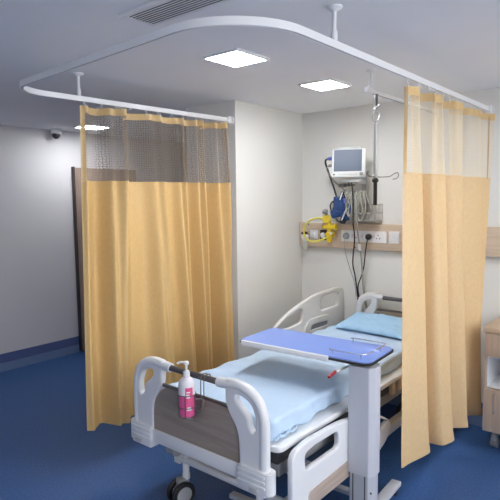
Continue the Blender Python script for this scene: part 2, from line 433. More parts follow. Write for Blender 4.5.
# ---------------------------------------------------------------- curtains
def curtain(root, planf, zb, zs, zt, n, mats, uvlen, nhook, XT, fl):
    """planf(u,v)->(x,y); v=0 hem, v=1 top"""
    fab, net, tape = mats
    Z = lambda v: zb+(zt-zb)*v
    vs = (zs-zb)/(zt-zb)
    def grid(name, va, vb, nv, m, uva=True, off=0, ua=0, ub=1):
        nn = max(1, int(n*(ub-ua))); bm = bmesh.new(); uvl = bm.loops.layers.uv.new('UVMap'); V = []
        for j in range(nv+1):
            v = va+(vb-va)*j/nv; row = []
            for i in range(nn+1):
                u = ua+(ub-ua)*i/nn; x, y = planf(u, v); row.append((bm.verts.new((x+off, y, Z(v))), (u*uvlen, Z(v))))
            V.append(row)
        for j in range(nv):
            for i in range(nn):
                q = (V[j][i], V[j][i+1], V[j+1][i+1], V[j+1][i])
                f = bm.faces.new([a[0] for a in q])
                for lp, a in zip(f.loops, q): lp[uvl].uv = a[1]
        me = bpy.data.meshes.new(name); bm.to_mesh(me); bm.free()
        for p in me.polygons: p.use_smooth = True
        o = link(name, me, m, root, False)
        for p in o.data.polygons: p.use_smooth = True
        return o
    a = grid('cloth_panel', 0, vs, 26, fab)
    hem = grid('bottom_hem', -.0, .022, 2, fab, off=fl*.003)
    grid('seam_band', vs-.006, vs+.004, 1, fab, off=fl*.002)
    grid('net_panel', vs, 1-.012, 10, net)
    hd = grid('header_tape', 1-.021, 1, 1, tape, off=fl*.002)
    sh = grid('side_hem', vs, 1-.01, 8, tape, off=fl*.003, ua=0, ub=.028)
    sh2 = grid('side_hem', vs, 1-.01, 8, M['cord'], off=fl*.003, ua=.978, ub=.984)
    for k in range(nhook):
        u = (k+.3)/nhook; x, y = planf(u, 1); 
        MB().tube([(x+fl*.004, y, zt-.012), (x+fl*.006, y, zt+.006), (XT(y), y, ZT-.03), (XT(y), y, ZT-h+.001)], .003, 6).sph((XT(y), y, ZT-h+.004-.006), .006, n=8).build('hook', M['track'], root)
    return a

# left curtain: gentle, evenly gathered folds
tL = thing('privacy_curtain', 'yellow hospital curtain with netting top, hanging left of the bed by the pillar', 'curtain', (XTL, 2.5, .28), 'yellow curtains on the bed track')
def planL(u, v):
    y0 = 1.925 - .05*(1-v); y1 = 3.200+.02*(1-v)
    y = y0+(y1-y0)*u
    ph = 2*PI*(u*5.4+.30*math.sin(2*PI*u*1.3+.5)+.06*math.sin(9*u+3*v))
    amp = .054+.026*math.sin(7*u+1)+.010*(1-v)
    if u < .17: amp *= (u/.17)**1.0*.9+.1
    w = math.sin(ph)+.34*math.sin(2*ph+1.1+v)+.22*math.sin(3*ph+.4)+.25*math.sin(41*u+1.5*math.sin(5*v))*(.4+.6*v)
    x = XTL-.070*(1-u)+amp*w-.01 + .012*(1-v)*math.sin(23*u+2.0*v)
    if v < .9: x += .02*(1-v)*math.sin(3.1*u+1)
    x += .085*(1-v)*min(1, u*3) - .02*(1-v)*(1-u)
    return x, y+.012*math.cos(ph)*(1-.3*v)
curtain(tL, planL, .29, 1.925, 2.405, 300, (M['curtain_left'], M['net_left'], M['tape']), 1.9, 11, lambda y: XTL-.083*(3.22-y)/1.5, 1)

# right curtain: drawn back into deep folds toward the head wall
tR = thing('privacy_curtain', 'yellow hospital curtain with netting top bunched at the right of the bed', 'curtain', (XTR, 3.4, .2), 'yellow curtains on the bed track')
B_ = [(-1.235, 2.86), (-1.228, 2.93), (-1.172, 3.150), (-1.235, 3.20), (-1.295, 3.265), (-1.172, 3.285), (-1.142, 3.325), (-1.116, 3.432), (-1.19, 3.465), (-1.275, 3.52),
      (-1.182, 3.60), (-1.113, 3.677), (-1.18, 3.72), (-1.265, 3.78), (-1.20, 3.86), (-1.093, 3.955), (-1.14, 4.0), (-1.175, 4.06)]
T_ = [(-1.205, 2.735), (-1.172, 2.78), (-1.178, 2.90), (-1.225, 2.94), (-1.265, 2.985), (-1.17, 3.03), (-1.155, 3.11), (-1.155, 3.19), (-1.225, 3.24), (-1.265, 3.30),
      (-1.16, 3.38), (-1.15, 3.50), (-1.235, 3.56), (-1.26, 3.63), (-1.165, 3.74), (-1.150, 3.88), (-1.18, 3.98), (-1.12, 4.12)]
Bc = catmull([Vector((*p, 0)) for p in B_], 16); Tc = catmull([Vector((*p, 0)) for p in T_], 16)
def samp(C, u):
    f = max(0, min(1, u))*(len(C)-1); i = min(int(f), len(C)-2); return C[i].lerp(C[i+1], f-i)
def planR(u, v):
    s = v**.8
    p = samp(Bc, u)*(1-s)+samp(Tc, u)*s
    return p.x + .006*math.sin(40*u+4*v)*(1-v) + .010*math.sin(88*u)*max(0, v-.75)*4, p.y + .012*math.cos(88*u)*max(0, v-.8)*5
curtain(tR, planR, .205, 1.93, 2.395, 272, (M['curtain'], M['net'], M['tape']), 2.2, 11, lambda y: XTR, 1)

# ---------------------------------------------------------------- drip rail and hanging drip rod
t = thing('drip_rail', 'short white drip rail hung from the ceiling beside the curtain track', 'rail', (-1.58, 3.6, 2.47))
MB().bx(-1.590, -1.570, 3.05, YH-.012, 2.458, 2.480, .002).build('rail', M['track'], t)
MB().bx(-1.5835, -1.5765, 3.055, YH-.02, 2.456, 2.4595).build('rail_slot', M['track_dark'], t)
MB().bx(-1.595, -1.565, 3.04, 3.12, 2.455, 2.488, .003).cyl((-1.58, 3.105, 2.48), (-1.58, 3.105, ZC-.001), .009).cyl((-1.58, 3.105, 2.48), (-1.58, 3.105, 2.53), .014).lathe([(.03, 0), (.03, -.006), (.012, -.018)], (-1.58, 3.105, ZC-.001)).build('drop_rod', M['track'], t)
MB().cyl((-1.58, YH-.001, 2.47), (-1.58, YH-.010, 2.47), .032).bx(-1.598, -1.562, YH-.05, YH-.005, 2.447, 2.493, .003).build('wall_bracket', M['track'], t)

hx, hy = -1.572, 3.16
t = thing('drip_rod', 'steel infusion rod with hook arms hanging from the drip rail', 'drip stand', (hx, hy, 1.70))
MB().cyl((hx, hy, 2.4585), (hx, hy, 2.40), .010, .013).cyl((hx, hy, 2.40), (hx, hy, 2.385), .008).build('trolley', M['darksteel'], t)
ring = [(hx+.024*math.cos(a), hy+.006*math.sin(a*2), 2.315+.03*math.sin(a)) for a in [k*2*PI/12 for k in range(12)]]
MB().tube([(hx, hy, 2.39), (hx+.012, hy, 2.375), (hx+.004, hy, 2.36), (hx-.014, hy, 2.368), (hx+.016, hy, 2.385), (hx+.024, hy, 2.392)], .0035, 8).cyl((hx, hy, 2.37), (hx, hy, 2.342), .006).tube(ring, .0045, 8, True).cyl((hx, hy, 2.292), (hx, hy, 2.26), .006).build('swivel_hook', M['steel'], t)
MB().cyl((hx, hy, 2.27), (hx, hy, 1.955), .013).build('tube', M['steel'], t)
MB().cyl((hx, hy, 1.955), (hx, hy, 1.93), .016).build('collar', M['lightgrey'], t)
arm = [(hx, hy, 1.937), (hx+.05, hy, 1.934), (hx+.10, hy, 1.937), (hx+.125, hy, 1.95), (hx+.15, hy, 1.958), (hx+.158, hy, 1.94), (hx+.145, hy, 1.922), (hx+.12, hy, 1.918)]
MB().tube(arm, .0036, 8).build('hook_arm', M['hooksteel'], t)
MB().tube([(hx+(hx-x)*.55, y+(x-hx)*.8, z) for x, y, z in arm], .0036, 8).build('hook_arm', M['hooksteel'], t)
MB().tube([(hx, hy, 1.94), (hx, hy-.05, 1.937), (hx, hy-.09, 1.94), (hx, hy-.11, 1.955), (hx, hy-.10, 1.97)], .0045, 8).build('hook_arm', M['hooksteel'], t)
MB().cyl((hx, hy, 1.90), (hx, hy, 1.755), .0125).lathe([(.012, 1.90), (.020, 1.905), (.021, 1.918), (.013, 1.930)], (hx, hy, 0)).build('hand_grip', M['black'], t)
MB().cyl((hx, hy, 1.756), (hx, hy, 1.66), .005).build('lower_rod', M['steel'], t)

# ---------------------------------------------------------------- hospital bed
CX = -1.94
bed = thing('hospital_bed', 'white adjustable hospital bed on casters with wood-effect end boards', 'bed', (CX, 3.0, 0))
def endboard(name, y, dz, sgn, CX=CX, k_=1.0):
    """sgn: -1 faces the viewer"""
    fr = MB()
    pan = rounded([(-.325, .50, 0), (-.325, .675, .06), (-.235, .785, .08), (.235, .785, .08), (.325, .675, .06), (.325, .50, 0)], .03, 8)
    pan = [(CX+a*k_, b+dz) for a, b in pan]
    plate(fr, pan, [], .020, 'xz', y, .004)
    board = fr.build(name, M['laminate'], bed)
    cap = MB().tube([(CX-.24*k_, y, .788+dz), (CX, y, .789+dz), (CX+.24*k_, y, .788+dz)], .011, 8).build('edge_strip', M['darksteel'], board)
    for s in (-1, 1):
        # closed arch tube + scalloped web, one casting
        web = [(.49, .50, .01), (.492, .775, .06), (.458, .865, .05), (.393, .917, .04), (.312, .936, .04), (.235, .930, .0), (.232, .872, .0), (.238, .80, .03), (.262, .755, .03),
               (.305, .700, .03), (.318, .64, .03), (.322, .50, .0)]
        hole = [(.305, .866, .02), (.355, .862, .03), (.400, .838, .03), (.428, .775, .04), (.426, .715, .012), (.408, .700, .01), (.388, .725, .02), (.382, .775, .02), (.345, .800, .03), (.308, .835, .015)]
        mb = MB()
        plate(mb, [(CX+s*k_*a, b+dz) for a, b in rounded(web, .01)], [[(CX+s*k_*a, b+dz) for a, b in rounded(hole, .01)]], .040, 'xz', y, .012)
        arch = [(.466, .52), (.467, .64), (.466, .76), (.455, .81), (.432, .855), (.385, .890), (.320, .909), (.250, .903), (.176, .897)]
        mb.tube([(CX+s*k_*a, y, b+dz) for a, b in arch], .0255, 14)
        mb.build('arch_handle', M['white'], board)
        bp = MB()
        bp.bx(CX+s*k_*.325, CX+s*k_*.488, y-.036, y+.036, .41+dz, .535+dz, .010)
        for k in range(3):
            bp.bx(CX+s*k_*.322, CX+s*k_*.492, y-.041, y+.041, .452+dz+k*.026, .466+dz+k*.026, .005)
        bp.cyl((CX+s*k_*.488, y+.0, .425+dz), (CX+s*k_*.488, y+.0, .53+dz), .034)
        b = bp.build('bumper', M['white'], board)
        MB().bx(CX+s*k_*.40, CX+s*k_*.452, y+sgn*.0355, y+sgn*.044, .424+dz, .446+dz, .002).build('badge', M['lightgrey'], b)
    MB().cyl((CX-.18*k_, y, .897+dz), (CX+.18*k_, y, .897+dz), .0165).build('grip_rod', M['darksteel'], board)
    MB().bx(CX-.35*k_, CX+.35*k_, y-.021, y+.021, .445+dz, .520+dz, .010).build('cross_rail', M['white'], board)
    return board
foot = endboard('footboard', 1.86, 0, -1)
head = endboard('headboard', 4.155, .05, -1, -1.835, .82)

# deck
mb = MB()
deck = rounded([(-2.40, 1.935, .05), (-1.445, 1.935, .05), (-1.435, 4.09, .03), (-2.33, 4.09, .03)], .05, 8)
plate(mb, deck, [], .034, 'xy', .600, .009)
mb.build('deck', M['white'], bed)
MB().bx(-2.32, -1.49, 1.98, 4.05, .50, .582, .006).build('deck_frame', M['darkgrey'], bed)
for x in (-2.29, -1.51):
    MB().bx(x-.022, x+.022, 1.99, 4.04, .435, .498, .004).build('upper_beam', M['grey'], bed)
# lower chassis
for x in (-2.28, -1.475):
    o = MB().bx(x-.025, x+.025, 2.03, 4.02, .235, .300, .006).build('chassis_beam', M['white2'], bed)
for y in (2.05, 3.98):
    MB().cyl((-2.26, y, .268), (-1.50, y, .268), .022).build('cross_tube', M['white'], bed)
# lift struts and motor
for y in (2.55, 3.45):
    for x in (-2.2, -1.7):
        MB().box((x, y+.05, .385), (.03, .36, .035), .004, Matrix.Rotation(.5, 3, 'X')).build('lift_strut', M['grey'], bed)
MB().bx(-1.70, -1.60, 2.12, 2.40, .415, .50, .02).cyl((-1.65, 2.40, .455), (-1.65, 2.75, .455), .022).build('motor', M['lightgrey'], bed)
MB().lathe([(.03, 0), (.034, .01), (.034, .03), (.02, .04)], (-1.525, 2.17, .452), axis=(1, 0, 0)).build('motor_knob', M['black'], bed)
# casters
def caster(x, y, s):
    c = MB().lathe([(.020, .445), (.020, .19), (.023, .185), (.023, .155), (.012, .15)], (x, y, 0)).build('caster', M['white'], bed)
    fy = y+.03*s; s2 = s
    wc = Vector((x-.012, y-.035, .076)); ax = Vector((1, -.25, 0)).normalized()
    MB().box((x-.01, y-.02, .135), (.05, .075, .06), .014, Matrix.Rotation(-.25, 3, 'Z')).build('fork', M['grey'], c)
    for k in (-1, 1):
        w_ = wc+ax*k*.033
        MB().lathe([(.040, -.013), (.068, -.013), (.0745, -.007), (.0745, .007), (.068, .013), (.040, .013)], w_, 36, ax).build('tyre', M['black'], c)
        MB().lathe([(.012, -.0165), (.046, -.0145), (.052, -.011), (.052, .011), (.046, .0145), (.012, .0165)], w_, 28, ax).build('hub', M['hub'], c)
for x in (-2.222, -1.66):
    for y in (2.05, 3.98): caster(x, y, -1)
MB().cyl((-2.24, 1.955, .385), (-2.18, 1.955, .385), .044, n=28).cyl((-2.21, 1.955, .40), (-2.21, 1.955, .56), .012).build('wall_buffer', M['grey'], bed)

def side_rail(x, Y0, sg, top, near):
    """s runs from the tall end; sg=+1: toward +Y"""
    out = [(0, -.36, .05), (0, -.02, .07), (.12, .004, .06), (.45, -.008, .1), (.72, -.058, .15), (.92, -.125, .15), (1.045, -.195, .07), (1.085, -.25, .05), (1.03, -.32, .06), (.93, -.36, .08)]
    h2 = [(.115, -.145, .03), (.105, -.055, .03), (.20, -.045, .02), (.425, -.050, .035), (.435, -.145, .03)] if near else [(.10, -.16, .03), (.08, -.05, .03), (.20, -.036, .02), (.395, -.046, .04), (.412, -.145, .03), (.38, -.165, .03)]
    h1 = [(.66, -.105, .04), (.72, -.092, .03), (.93, -.150, .1), (1.045, -.207, .012), (.87, -.228, .08), (.675, -.210, .03)]
    f = lambda L: [(Y0+sg*a, top+b) for a, b in L]
    mb = MB()
    plate(mb, f(rounded(out, .02, 7)), [f(rounded(h2, .02, 5)), f(rounded(h1, .02, 5))], .034, 'yz', x, .009)
    r = mb.build('side_rail', M['white'] if near else M['white2'], bed)
    if near:
        ins = [(.135, -.352, .02), (.135, -.265, .03), (.49, -.258, .03), (.60, -.262, .02), (.60, -.352, .01)]
        mb = MB(); plate(mb, f(rounded(ins, .02, 5)), [], .006, 'yz', x+.0175, .002); mb.build('inset_panel', M['laminate_beige'], r)
        for a in (.25, .82):
            MB().bx(x-.095, x-.012, Y0+sg*a-.02, Y0+sg*a+.02, top-.345, top-.18, .006).build('rail_bracket', M['grey'], r)
    else:
        lo = [(.23, -.33, .02), (.245, -.245, .05), (.31, -.205, .04), (.58, -.205, .04), (.65, -.255, .05), (.66, -.33, .02)]
        li = [(.30, -.30, .01), (.30, -.262, .02), (.56, -.255, .02), (.575, -.30, .01)]
        mb = MB(); plate(mb, f(rounded(lo, .02, 5)), [f(rounded(li, .01, 4))], .016, 'yz', x+.022, .005); mb.build('release_latch', M['white2'], r)
        MB().bx(x+.016, x+.020, Y0+sg*.29, Y0+sg*.58, top-.305, top-.25).build('latch_recess', M['grey'], r)
        for a in (.25, .72):
            MB().bx(x-.014, x+.014, Y0+sg*a-.022, Y0+sg*a+.022, .52, top-.33, .005).build('rail_bracket', M['lightgrey'], r)
    return r
side_rail(-1.40, 1.957, 1, .613, True)
side_rail(-2.395, 4.19, -1, 1.01, False)

# bracket hanging under the deck near the head end
for y in (3.21, 3.32): MB().bx(-1.47, -1.445, y-.025, y+.025, .50, .582, .004).build('strap_bracket', M['oak_top'], bed)

# mattress
def cloth_box(name, x0, x1, y0, y1, z0, z1, r, m, wr=.004, nx=60, ny=130, nz=8, seed=0):
    """rounded, slightly creased padded box"""
    from mathutils import noise as NZ
    bm = bmesh.new(); sx, sy, sz = x1-x0, y1-y0, z1-z0
    def face(fn, na, nb):
        V = [[bm.verts.new(fn(i/na, j/nb)) for i in range(na+1)] for j in range(nb+1)]
        for j in range(nb):
            for i in range(na): bm.faces.new((V[j][i], V[j][i+1], V[j+1][i+1], V[j+1][i]))
    face(lambda a, b: (a, b, 1), nx, ny); face(lambda a, b: (a, b, 0), nx, ny)
    face(lambda a, b: (a, 0, b), nx, nz); face(lambda a, b: (a, 1, b), nx, nz)
    face(lambda a, b: (0, a, b), ny, nz); face(lambda a, b: (1, a, b), ny, nz)
    bmesh.ops.remove_doubles(bm, verts=bm.verts, dist=1e-5)
    for v in bm.verts:
        p = Vector((x0+sx*v.co.x, y0+sy*v.co.y, z0+sz*v.co.z))
        q = Vector((min(max(p.x, x0+r), x1-r), min(max(p.y, y0+r), y1-r), min(max(p.z, z0+r), z1-r)))
        d = p-q
        # horizontal corner radius larger than vertical
        if d.length > 1e-6: p = q+d.normalized()*r
        n = d.normalized() if d.length > 1e-6 else Vector((0, 0, 1))
        s = Vector((p.x*4+seed, p.y*9, p.z*5)); 
        a = NZ.noise(s)*.6+NZ.noise(Vector((p.x*16+3, p.y*6+p.x*9, p.z*14)))*.4
        side = 1.0 if v.co.z > .98 else 1.9
        edge = 1+1.2*max(0, 1-(min(p.x-x0, x1-p.x, p.y-y0, y1-p.y)/.12))
        p += n*a*wr*side*edge
        if v.co.z < .98 and v.co.z > .02:
            t = p.y*60 if v.co.x in (0, 1) else p.x*60
            p += n*.0035*math.sin(t+3*math.sin(t*.21))*(1-v.co.z)
        if p.x < -1.9: p.x += .05*((p.y-1.955)/2.1)*min(1, (-1.9-p.x)/.3)
        v.co = p
    m_ = MB(); m_.bm.free(); m_.bm = bm
    return m_.build(name, m, None, True, 80)
mt = cloth_box('mattress', -2.345, -1.495, 1.955, 4.085, .619, .724, .034, M['sheet'], .010)
tag(mt, 'mattress under a pale blue fitted sheet lying on the hospital bed', 'mattress')
# gathered elastic at the near corner
g = MB()
for k in range(9):
    a = k/8
    x = -1.60+.10*a; y = 1.958+.02*a*a
    g.sph((x, y-.002, .634+.006*math.sin(k*2.1)), .010, (1, .8, 1.1), n=8)
for k in range(9):
    g.sph((-1.491, 1.985+.02*k, .635+.006*math.sin(k*1.7)), .010, (.7, 1, 1), n=8)
g.build('sheet_gathers', M['sheet'], mt)

# pillow
def pillow():
    from mathutils import noise as NZ
    bm = bmesh.new(); nx, ny = 56, 36; W, D = .65, .38
    for sgn in (1, -1):
        V = []
        for j in range(ny+1):
            row = []
            for i in range(nx+1):
                a = i/nx*2-1; b = j/ny*2-1
                pin = 1-.07*(1-abs(a)**2)*abs(b)**3
                x = a*W/2*(1-.05*(1-b*b)*abs(a)**4); y = b*D/2*pin
                hgt = (max(0, 1-abs(a)**3.2)*max(0, 1-abs(b)**3.0))**.55
                z = hgt*(.046 if sgn > 0 else .028)*sgn
                if sgn > 0:
                    z += hgt*.020*(NZ.noise(Vector((a*2.5, b*2+3, 1)))+.6*NZ.noise(Vector((a*5, b*5+a*3, 5))))
                    z += hgt*.004*math.sin(a*5+b*8)
                row.append(bm.verts.new((x, y, z)))
            V.append(row)
        for j in range(ny):
            for i in range(nx): bm.faces.new((V[j][i], V[j][i+1], V[j+1][i+1], V[j+1][i]))
    bmesh.ops.remove_doubles(bm, verts=bm.verts, dist=2e-4)
    bmesh.ops.rotate(bm, matrix=Matrix.Rotation(math.radians(9), 3, 'X'), verts=bm.verts, cent=(0, 0, 0))
    bmesh.ops.rotate(bm, matrix=Matrix.Rotation(math.radians(-2), 3, 'Z'), verts=bm.verts, cent=(0, 0, 0))
    bmesh.ops.translate(bm, vec=(-1.885, 3.90, .774), verts=bm.verts)
    m_ = MB(); m_.bm.free(); m_.bm = bm
    return m_.build('pillow', M['pillow'], None, True, 80)
tag(pillow(), 'flat sky-blue pillow at the head end of the bed, resting on the mattress', 'pillow')

# ---------------------------------------------------------------- overbed table
t = thing('overbed_table', 'blue-topped overbed table on a grey pedestal standing across the bed', 'table', (-1.3, 2.6, 0))
mb = MB()
oy0, oy1 = 2.475, 2.84
plate(mb, rounded([(-2.125, oy0, .03), (-1.265, oy0, .06), (-1.265, oy1, .06), (-2.125, oy1, .03)], .03, 8), [], .010, 'xy', .917, .002)
top = mb.build('table_top', M['table_blue'], t)
mb = MB()
ro = rounded([(-2.133, oy0-.008, .03), (-1.257, oy0-.008, .065), (-1.257, oy1+.008, .065), (-2.133, oy1+.008, .03)], .03, 8)
plate(mb, ro, [], .013, 'xy', .9085, .003); mb.build('edge_trim', M['black'], top)
MB().bx(-2.10, -1.50, oy0-.024, oy0-.001, .893, .924, .006).build('front_sleeve', M['white'], top)
MB().bx(-2.04, -1.32, oy0+.04, oy1-.04, .882, .902, .004).build('top_support', M['powder'], t)
for y0, y1 in [(0, 1)]:
    gz = .948
    g1 = MB().tube([(-1.505, oy0+.05, .922), (-1.505, oy0+.05, gz)], .0035, 8, sm=False)
    g1.tube([(-1.52, oy0+.05, gz), (-1.50, oy0+.035, gz), (-1.36, oy0+.035, gz), (-1.315, oy0+.05, gz), (-1.30, oy0+.09, gz), (-1.298, oy0+.13, gz)], .0032, 8)
    g1.tube([(-1.33, oy0+.043, .922), (-1.33, oy0+.043, gz)], .0035, 8, sm=False).build('guard_wire', M['chrome'], t)
    g2 = MB().tube([(-1.505, oy1-.05, .922), (-1.505, oy1-.05, gz)], .0035, 8, sm=False)
    g2.tube([(-1.52, oy1-.05, gz), (-1.50, oy1-.035, gz), (-1.36, oy1-.035, gz), (-1.315, oy1-.04, gz), (-1.30, oy1-.06, gz), (-1.298, oy1-.19, gz)], .0032, 8)
    g2.tube([(-1.30, oy1-.13, .922), (-1.30, oy1-.13, gz)], .0035, 8, sm=False).build('guard_wire', M['chrome'], t)
# pedestal
col = rounded([(-1.388, 2.485, .006), (-1.268, 2.485, .006), (-1.243, 2.515, .006), (-1.243, 2.585, .006), (-1.268, 2.615, .006), (-1.388, 2.615, .006)], .006, 3)
def prism(loop, z0, z1):
    bm = bmesh.new(); A = [bm.verts.new((*p, z0)) for p in loop]; B = [bm.verts.new((*p, z1)) for p in loop]; n = len(loop)
    for i in range(n): bm.faces.new((A[i], A[(i+1) % n], B[(i+1) % n], B[i]))
    bm.faces.new(A); bm.faces.new(B); m = MB(); m.bm.free(); m.bm = bm; return m
prism(col, .295, .888).build('outer_column', M['powder'], t, True, 25)
prism(rounded([(-1.380, 2.493, .004), (-1.272, 2.493, .004), (-1.250, 2.519, .004), (-1.250, 2.581, .004), (-1.272, 2.607, .004), (-1.380, 2.607, .004)], .02, 4), .07, .30).build('inner_column', M['powder_in'], t, True, 25)
MB().bx(-1.362, -1.356, 2.4915, 2.4945, .08, .295).bx(-1.292, -1.286, 2.4915, 2.4945, .08, .295).build('column_groove', M['darkgrey'], t)
for z in (.14, .20): MB().cyl((-1.262, 2.508, z), (-1.256, 2.503, z), .005).build('column_screw', M['darkgrey'], t)
lv = MB().tube([(-1.40, 2.52, .872), (-1.415, 2.45, .868), (-1.425, 2.42, .862)], .006, 8).build('release_lever', M['steel'], t)
MB().box((-1.432, 2.385, .856), (.013, .085, .014), .004, Matrix.Rotation(.12, 3, 'X')).build('lever_grip', M['red'], lv)
MB().bx(-1.305, -1.245, 2.20, 2.93, .052, .080, .005).bx(-1.385, -1.245, 2.487, 2.613, .052, .088, .004).build('base_crossbar', M['powder'], t)
for y in (2.24, 2.67):
    MB().bx(-2.02, -1.30, y-.022, y+.022, .050, .078, .005).build('base_foot', M['powder'], t)
for (x, y) in [(-1.99, 2.24), (-1.275, 2.24), (-1.99, 2.67), (-1.275, 2.89)]:
    c = MB().cyl((x, y, .05), (x, y, .058), .012).bx(x-.008, x+.008, y-.010, y+.02, .026, .052, .004).build('caster', M['grey'], t)
    MB().cyl((x-.014, y+.006, .024), (x+.014, y+.006, .024), .0235).build('wheel', M['black'], c)

for ch in t.children:
    if ch.name.split('.')[0] in ('table_top', 'guard_wire', 'top_support', 'release_lever'): ch.location.z += .012
    if ch.name.startswith('outer_column'):
        for v in ch.data.vertices:
            if v.co.z > .8: v.co.z += .012
t.rotation_euler.z = math.radians(3.2)

# ---------------------------------------------------------------- hand-rub bottle in wire holder
bx_, by_ = -1.905, 1.775
t = thing('wire_holder', 'wire bottle holder hooked over the footboard grip rod', 'holder', (bx_, by_, .70))
mb = MB()
for z, r in ((.715, .0445), (.765, .0455), (.83, .0455)):
    mb.tube([(bx_+r*math.cos(a), by_+r*math.sin(a), z) for a in [k*2*PI/16 for k in range(16)]], .0022, 6, True)
for k in range(5):
    a = k*2*PI/5+.3; mb.tube([(bx_+.0455*math.cos(a), by_+.0455*math.sin(a), .83), (bx_+.045*math.cos(a), by_+.045*math.sin(a), .715), (bx_, by_, .705)], .002, 6, sm=False)
mb.build('basket_ring', M['darksteel'], t)
mb = MB()
for dx_ in (.03, .052):
    mb.tube([(bx_+dx_, by_+.02, .74), (bx_+dx_+.01, by_+.055, .75), (bx_+dx_+.01, by_+.060, .88), (bx_+dx_+.01, by_+.070, .915), (bx_+dx_+.01, by_+.085, .9185), (bx_+dx_+.01, by_+.105, .913), (bx_+dx_+.01, by_+.108, .89)], .0025, 6)
mb.tube([(bx_+.03, by_+.02, .74), (bx_+.06, by_+.03, .735), (bx_+.068, by_+.045, .77), (bx_+.06, by_+.05, .80), (bx_+.035, by_+.02, .80)], .0022, 6)
mb.build('hanger_hooks', M['darksteel'], t)
t = thing('pump_bottle', 'pump bottle of pink hand rub held in the wire holder on the footboard', 'bottle', (bx_, by_, .70))
zb = .715
Q = 1.1
bt = MB().lathe([(0.0256, zb), (0.0384, zb+Q*.004), (0.0416, zb+Q*.02), (0.0416, zb+Q*.062), (0.0416, zb+Q*.1005)], (bx_, by_, 0)).build('liquid_body', M['pink'], t)
MB().lathe([(0.0416, zb+Q*.1005), (0.0416, zb+Q*.15), (0.0384, zb+Q*.166), (0.0256, zb+Q*.178), (0.0166, zb+Q*.183), (0.0166, zb+Q*.192)], (bx_, by_, 0)).build('upper_body', M['bottle'], t)
def wrap(z0, z1, a0, a1, r=.0421, n=14):
    bm = bmesh.new(); A = []; B = []
    for k in range(n+1):
        a = a0+(a1-a0)*k/n; A.append(bm.verts.new((bx_+r*math.cos(a), by_+r*math.sin(a), z0))); B.append(bm.verts.new((bx_+r*math.cos(a), by_+r*math.sin(a), z1)))
    for k in range(n): bm.faces.new((A[k], A[k+1], B[k+1], B[k]))
    m = MB(); m.bm.free(); m.bm = bm; return m
wrap(zb+Q*.075, zb+Q*.142, -.95, .0).build('label', M['pinklabel'], t)
for z, a0, a1 in ((zb+Q*.118, -.80, -.35), (zb+Q*.106, -.85, -.45), (zb+Q*.094, -.8, -.4), (zb+Q*.046, -.75, -.30), (zb+Q*.036, -.8, -.25)):
    wrap(z, z+.007, a0, a1, .0425, 6).build('label_print', M['bottle'], t)
MB().lathe([(0.0173, zb+Q*.190), (0.0173, zb+Q*.207), (0.0128, zb+Q*.212), (0.0058, zb+Q*.214), (0.0058, zb+Q*.240), (0.0128, zb+Q*.241), (0.0141, zb+Q*.250), (0.0102, zb+Q*.256)], (bx_, by_, 0)).tube([(bx_, by_, zb+Q*.250), (bx_-.024, by_-.018, zb+Q*.251), (bx_-.036, by_-.028, zb+Q*.244)], .0055, 8).build('pump', M['white'], t)

# ---------------------------------------------------------------- bedside cabinet
t = thing('bedside_cabinet', 'light wood bedside cabinet with open white niche against the back wall', 'cabinet', (-.82, 4.0, 0))
x0, x1, y0, y1 = -1.045, -.575, 3.80, 4.20
m = MB(); m.bx(x0, x0+.018, y0, y1, .16, .865).bx(x1-.018, x1, y0, y1, .16, .865).bx(x0+.018, x1-.018, y0, y1, .16, .178).bx(x0+.018, x1-.018, y1-.01, y1, .178, .865)
m.bx(x0+.018, x1-.018, y0+.02, y1-.01, .845, .865)
m.build('carcass', M['oak_cab'], t, False)
MB().bx(x0-.012, x1+.012, y0-.02, y1+.012, .866, .905, .006).build('worktop', M['oak_top'], t)
m = MB().bx(x0+.018, x1-.018, y0+.006, y1-.01, .475, .487).bx(x0+.018, x1-.018, y0+.006, y1-.01, .688, .70).bx(x0+.018, x0+.024, y0+.006, y1-.01, .487, .688).bx(x1-.024, x1-.018, y0+.006, y1-.01, .487, .688).bx(x0+.024, x1-.024, y1-.018, y1-.011, .487, .688)
m.build('open_niche', M['niche'], t, False)
dr = MB().bx(x0+.003, x1-.003, y0-.018, y0-.001, .703, .862, .002).build('drawer', M['oak_cab'], t)
cx = (x0+x1)/2
MB().tube([(cx-.06, y0-.018, .785), (cx-.06, y0-.042, .785), (cx+.06, y0-.042, .785), (cx+.06, y0-.018, .785)], .005, 8, sm=False).build('drawer_handle', M['steel'], dr)
dr = MB().bx(x0+.003, x1-.003, y0-.018, y0-.001, .165, .472, .002).build('door', M['oak_cab'], t)
MB().tube([(x0+.075, y0-.018, .31), (x0+.075, y0-.042, .31), (x0+.075, y0-.042, .44), (x0+.075, y0-.018, .44)], .005, 8, sm=False).build('door_handle', M['steel'], dr)
for (x, y) in [(x0+.05, y0+.12), (x1-.05, y0+.12), (x0+.045, y1-.06), (x1-.045, y1-.06)]:
    c = MB().cyl((x, y, .06), (x, y, .16), .012).bx(x-.02, x+.02, y-.02, y+.03, .045, .10, .008).build('caster', M['lightgrey'], t)
    MB().cyl((x-.024, y+.01, .0365), (x+.024, y+.01, .0365), .036, n=24).build('wheel', M['grey'], c)

